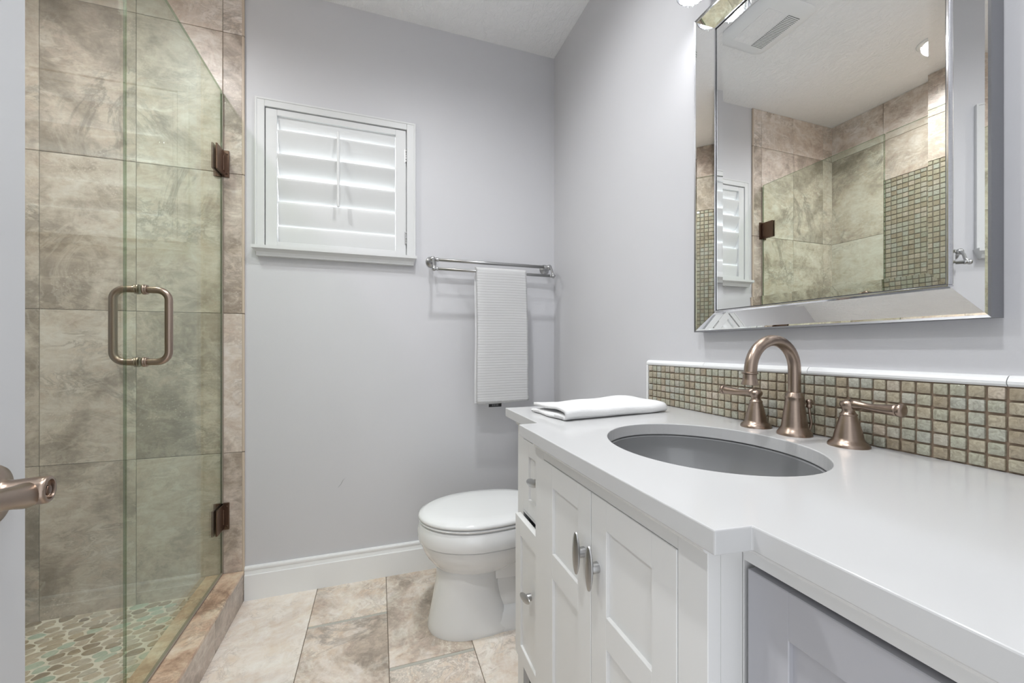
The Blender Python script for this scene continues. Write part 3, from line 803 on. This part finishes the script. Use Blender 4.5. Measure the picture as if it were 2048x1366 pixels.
# folded towel on the counter
ft = thing('folded_towel', 'white towel folded flat on the far end of the counter', 'towel', (.585, .955, .826))
def folded():
    m = MB(); Lx, Ly = .335, .165; th = .0060
    path = []
    # cross-section in (y,z): bottom layer, fold at far side, middle, fold at near side, top
    def lay(z, ya, yb, n=14): return [(ya + (yb - ya) * i / n, z) for i in range(n + 1)]
    def fold(y, z0, z1, s_, n=6):
        c = (z0 + z1) / 2; r = (z1 - z0) / 2
        return [(y + s_ * r * math.sin(PI * i / n), c - r * math.cos(PI * i / n)) for i in range(1, n)]
    path = lay(.0035, .006, Ly - .006) + fold(Ly - .006, .0035, .0120, 1) + lay(.0120, Ly - .008, .008) + fold(.008, .0120, .0205, -1) + lay(.0205, .008, Ly - .004)
    NX = 34; t = bmesh.new(); A = []
    for (y, z) in path:
        row = []
        for i in range(NX + 1):
            f = i / NX; layer = z / .0205
            x = Lx * f + (.010 * layer * (.5 - f)) + .003 * math.sin(9 * y / Ly + layer * 4) * (1 if f < .08 or f > .92 else 0)
            puff = .0030 * math.sin(PI * min(1, max(0, f))) ** .3 * math.sin(PI * min(1, max(0, y / Ly))) * layer
            wob = (.0026 * math.sin(6 * f + 3 * y / Ly) + .0018 * math.sin(13 * f + 9 * y / Ly)) * layer
            lift = .0015 * layer * math.exp(-((f - .04) / .10) ** 2) * (math.sin(PI * y / Ly * 1.3 + .8))
            row.append(t.verts.new((x, y, max(.0002 if layer < .3 else 0, z + puff + wob + lift))))
        A.append(row)
    for a, b_ in zip(A, A[1:]):
        for i in range(NX): t.faces.new((a[i], a[i + 1], b_[i + 1], b_[i]))
    bmesh.ops.recalc_face_normals(t, faces=t.faces)
    bmesh.ops.solidify(t, geom=list(t.faces), thickness=.0076)
    lo = min(v.co.z for v in t.verts)
    for v in t.verts: v.co.z -= lo
    for f in t.faces: f.smooth = True
    m.add(t)
    return m
m = folded(); m.xf(Matrix.Translation((.418, .853, .8264)) @ Matrix.Rotation(R(7.5), 4, 'Z'))
obj('terry_cloth', m, M['terry'], ft, fixn=False)

# ------------------------------------------------------------------ mirror
MY0, MY1, MZ0, MZ1 = .313, .864, 1.0435, 1.884
MXO, MXI, MW = .810, .8300, .051
mr = thing('wall_mirror', 'large rectangular wall mirror with wide sloping mirrored borders above the faucet', 'mirror', (XR, .588, MZ0))
m = MB(); m.box(MXO + .0015, XR - .0003, MY0, MY1, MZ0, MZ1, .0012)
# hollow so the sloped strips sit in front
mm = MB()
o4 = [(MY0, MZ0), (MY1, MZ0), (MY1, MZ1), (MY0, MZ1)]; i4 = [(MY0 + MW, MZ0 + MW), (MY1 - MW, MZ0 + MW), (MY1 - MW, MZ1 - MW), (MY0 + MW, MZ1 - MW)]
rings = [[(XR - .0003, y, z) for y, z in o4], [(MXO + .0004, y, z) for y, z in o4], [(MXO + .0008, y + (.001 if y < .5 else -.001), z + (.001 if z < 1.5 else -.001)) for y, z in o4], [(MXI + .001, y, z) for y, z in i4], [(XR - .0003, y, z) for y, z in i4]]
mm.loft(rings, cap=(False, False), smooth=False); m.bm.free()
obj('frame_core', mm, M['mirror_side'], mr)
e_ = .0012
for k in range(4):
    a, b_ = o4[k], o4[(k + 1) % 4]; c_, d_ = i4[(k + 1) % 4], i4[k]
    def sh_(p, q, f): return (p[0] + (q[0] - p[0]) * f, p[1] + (q[1] - p[1]) * f)
    m = MB()
    bw = .14     # outer bevel
    # main facet + polished outer and inner bevels
    A0, B0_ = a, b_
    A1, B1_ = sh_(a, d_, bw), sh_(b_, c_, bw); A2, B2_ = sh_(a, d_, 1 - bw), sh_(b_, c_, 1 - bw)
    X0, X1, X2, X3 = MXO, MXO + .0026, MXO + .0175, MXI
    X0 += .0012; X3 += .0006
    m.quad((X0, *A0), (X0, *B0_), (X1, *B1_), (X1, *A1)); m.quad((X1, *A1), (X1, *B1_), (X2, *B2_), (X2, *A2)); m.quad((X2, *A2), (X2, *B2_), (X3, *c_), (X3, *d_))
    m.quad((X0 + .0004, *A0), (X0 + .0004, *B0_), (X3 + .0004, *c_), (X3 + .0004, *d_))
    obj('frame_strip', m, M['mirror'], mr, fixn=False)
# dark bead line and centre glass
bw = .006
def rect_ring(m, y0, y1, z0, z1, w, xa, xb):
    m.box(xa, xb, y0, y1, z0, z0 + w, .0006, 1); m.box(xa, xb, y0, y1, z1 - w, z1, .0006, 1); m.box(xa, xb, y0, y0 + w, z0 + w, z1 - w, .0006, 1); m.box(xa, xb, y1 - w, y1, z0 + w, z1 - w, .0006, 1)
y0, y1, z0, z1 = MY0 + MW, MY1 - MW, MZ0 + MW, MZ1 - MW
m = MB(); rect_ring(m, y0, y1, z0, z1, .0035, MXI - .003, MXI + .006); obj('bead', m, M['chrome'], mr)
m = MB(); rect_ring(m, y0 + .0036, y1 - .0036, z0 + .0036, z1 - .0036, .0016, MXI - .0002, MXI + .006); obj('black_line', m, M['black'], mr)
m = MB(); ya, yb_, za, zb_ = y0 + .0054, y1 - .0054, z0 + .0054, z1 - .0054; bv = .020
o_ = [(ya, za), (yb_, za), (yb_, zb_), (ya, zb_)]; n_ = [(ya + bv, za + bv), (yb_ - bv, za + bv), (yb_ - bv, zb_ - bv), (ya + bv, zb_ - bv)]
m.loft([[(MXI + .0045, y, z) for y, z in o_], [(MXI + .0004, y, z) for y, z in o_], [(MXI - .0004, y, z) for y, z in n_]], cap=(True, True), smooth=False)
obj('mirror_glass', m, M['mirror'], mr)

# ------------------------------------------------------------------ vanity light above the mirror
vl = thing('vanity_light', 'crystal vanity light on the wall above the mirror', 'light fixture', (XR, .59, 1.95))
m = MB(); m.box(XR - .022, XR - .0003, .33, .85, 1.985, 2.055, .004); obj('backplate', m, M['chrome'], vl)
for yc in (.36, .59, .82):
    m = MB(); m.tube([(XR - .02, yc, 2.018), (XR - .042, yc, 2.028), (XR - .077, yc, 2.01)], .006, 12)
    m.lathe([(.020, 0), (.036, .004), (.036, .014), (.012, .02)], (XR - .078, yc, 1.999), 'z', 24)
    ar_ = obj('arm', m, M['chrome'], vl)
    m = MB()
    for k in range(16):
        a = 2 * PI * k / 16; cx_, cy_ = XR - .078 + (.026) * math.cos(a), yc + (.026) * math.sin(a)
        m.lathe([(.0, -.104), (.0045, -.096), (.0052, -.06), (.0052, -.004), (.003, 0)], (cx_, cy_, 1.999), 'z', 6)
    obj('crystal_shade', m, M['crystal'], vl, smooth_angle=20)
    m = MB(); m.lathe([(.012, .006), (.036, .004), (.0385, 0), (.0385, -.088), (.0370, -.088), (.0370, -.001), (.012, .002)], (XR - .078, yc, 1.999), 'z', 36, cap=False); obj('shade_drum', m, M['mirror_side'], vl, smooth_angle=40)
    m = MB(); m.lathe([(0, -.064), (.010, -.060), (.0155, -.048), (.0155, -.035), (.009, -.016), (.008, 0)], (XR - .078, yc, 1.999), 'z', 20); obj('bulb', m, M['bulb'], vl)
    lamp('vanity_bulb', 'POINT', (XR - .078, yc, 1.93), P_VANITY, .02, color=(.985, .99, 1))

# ------------------------------------------------------------------ ceiling fittings
ef = thing('exhaust_fan', 'square white exhaust fan cover on the ceiling, seen in the mirror', 'exhaust fan', (0, 1.345, ZC))
m = MB(); c0 = Vector((0, 1.345, ZC))
def rsq(h, z, n=64, p=7):
    out = []
    for i in range(n):
        a = 2 * PI * i / n; c, s_ = math.cos(a), math.sin(a)
        out.append((c0.x + h * abs(c) ** (2 / p) * (1 if c > 0 else -1), c0.y + h * abs(s_) ** (2 / p) * (1 if s_ > 0 else -1), z))
    return out
m.loft([rsq(.146, ZC - .0002), rsq(.148, ZC - .004), rsq(.142, ZC - .010), rsq(.12, ZC - .017), rsq(.09, ZC - .0195), rsq(.02, ZC - .020)]); obj('cover', m, M['white'], ef, smooth_angle=40)
m = MB(); m.box(-.020, .088, 1.345 - .092, 1.345 + .092, ZC - .0212, ZC - .0165, .002); obj('light_lens', m, M['ceiling'], ef)
m = MB(); m.box(-.094, -.028, 1.345 - .092, 1.345 + .092, ZC - .0202, ZC - .0165)
gr_ = obj('grille', m, M['shade_in'], ef)
m = MB()
for k in range(26): m.box(-.093, -.029, 1.345 - .090 + k * .0072, 1.345 - .0865 + k * .0072, ZC - .0222, ZC - .0200)
obj('slat', m, M['white'], gr_)
def can(x, y, power, label):  # the shower can is real; the other two are added fill
    t = thing('recessed_light', label, 'ceiling light', (x, y, ZC))
    m = MB(); m.lathe([(.037, ZC - .0002), (.062, ZC - .0002), (.062, ZC - .003), (.056, ZC - .0055), (.040, ZC - .0055), (.037, ZC - .003)], (x, y, 0), 'z', 44, cap=False); obj('trim_ring', m, M['white'], t)
    m = MB(); m.lathe([(0, ZC - .002), (.038, ZC - .002)], (x, y, 0), 'z', 40, cap=False); obj('lens', m, M['canlens'], t)
    lamp('can_light', 'SPOT', (x, y, ZC - .012), power, .045, color=(.97, .985, 1), spot=165)
can(-.86, 1.16, P_SHOWER * 12, 'lit recessed light over the shower, seen in the mirror')
can(.22, 1.0, P_FILL_ROOM * 8, 'unseen fill light added in the ceiling, middle of the room')  # added out of view to brighten the back of the room
can(-.15, .30, P_FILL_ENTRY * 8, 'unseen fill light added in the ceiling, just inside the doorway')  # second added fill, out of view near the camera

# ------------------------------------------------------------------ entry door
ang_d = math.atan2(.184, .983)
dr = bpy.data.objects.new('door_1', None); col.objects.link(dr); dr.location = (-.278, -.035, .008); dr.rotation_euler.z = ang_d
dr['kind'] = 'structure'; dr['label'] = 'white entry door standing open at the left edge'
m = MB(); DW = .69
m.box(-.032, 0, .002, DW, 0, 1.83, .0012)
obj('door_leaf', m, M['doorwhite'], dr, local=True)
ly, lz = DW - .064, .842 - .008
m = MB(); m.lathe([(.032, 0), (.0322, .002), (.030, .005), (.022, .007), (.0175, .0085), (.0155, .011), (.0145, .016), (.0150, .030), (.0152, .040), (.0150, .043), (.0135, .0445), (.0110, .0445), (.0105, .041), (.0, .041)], (0, ly, lz), 'x', 44)
# lever sweeps back towards the hinge side and droops
m.tube([(.028, ly + .004, lz - .003), (.029, ly - .012, lz - .001), (.029, ly - .035, lz + .004), (.029, ly - .065, lz + .010), (.028, ly - .095, lz + .016)], [.0125, .0125, .0105, .0095, .0085], 24, sx=1.1, up=Vector((0, 0, 1)))
lv = obj('door_lever', m, M['nickel'], dr, local=True, smooth_angle=50)
m = MB(); m.lathe([(.0055, .041), (.0055, .0435), (.003, .0442), (0, .0442)], (0, ly, lz - .001), 'x', 18); obj('privacy_button', m, M['bronze'], lv, local=True)

# ------------------------------------------------------------------ bring everything to metres
done = set()
for o in bpy.data.objects:
    o.location = o.location * S
    if o.type == 'MESH' and o.data.name not in done:
        done.add(o.data.name); o.data.transform(Matrix.Scale(S, 4))
    if o.type == 'LIGHT':
        if o.data.type == 'AREA': o.data.size *= S
        else: o.data.shadow_soft_size *= S
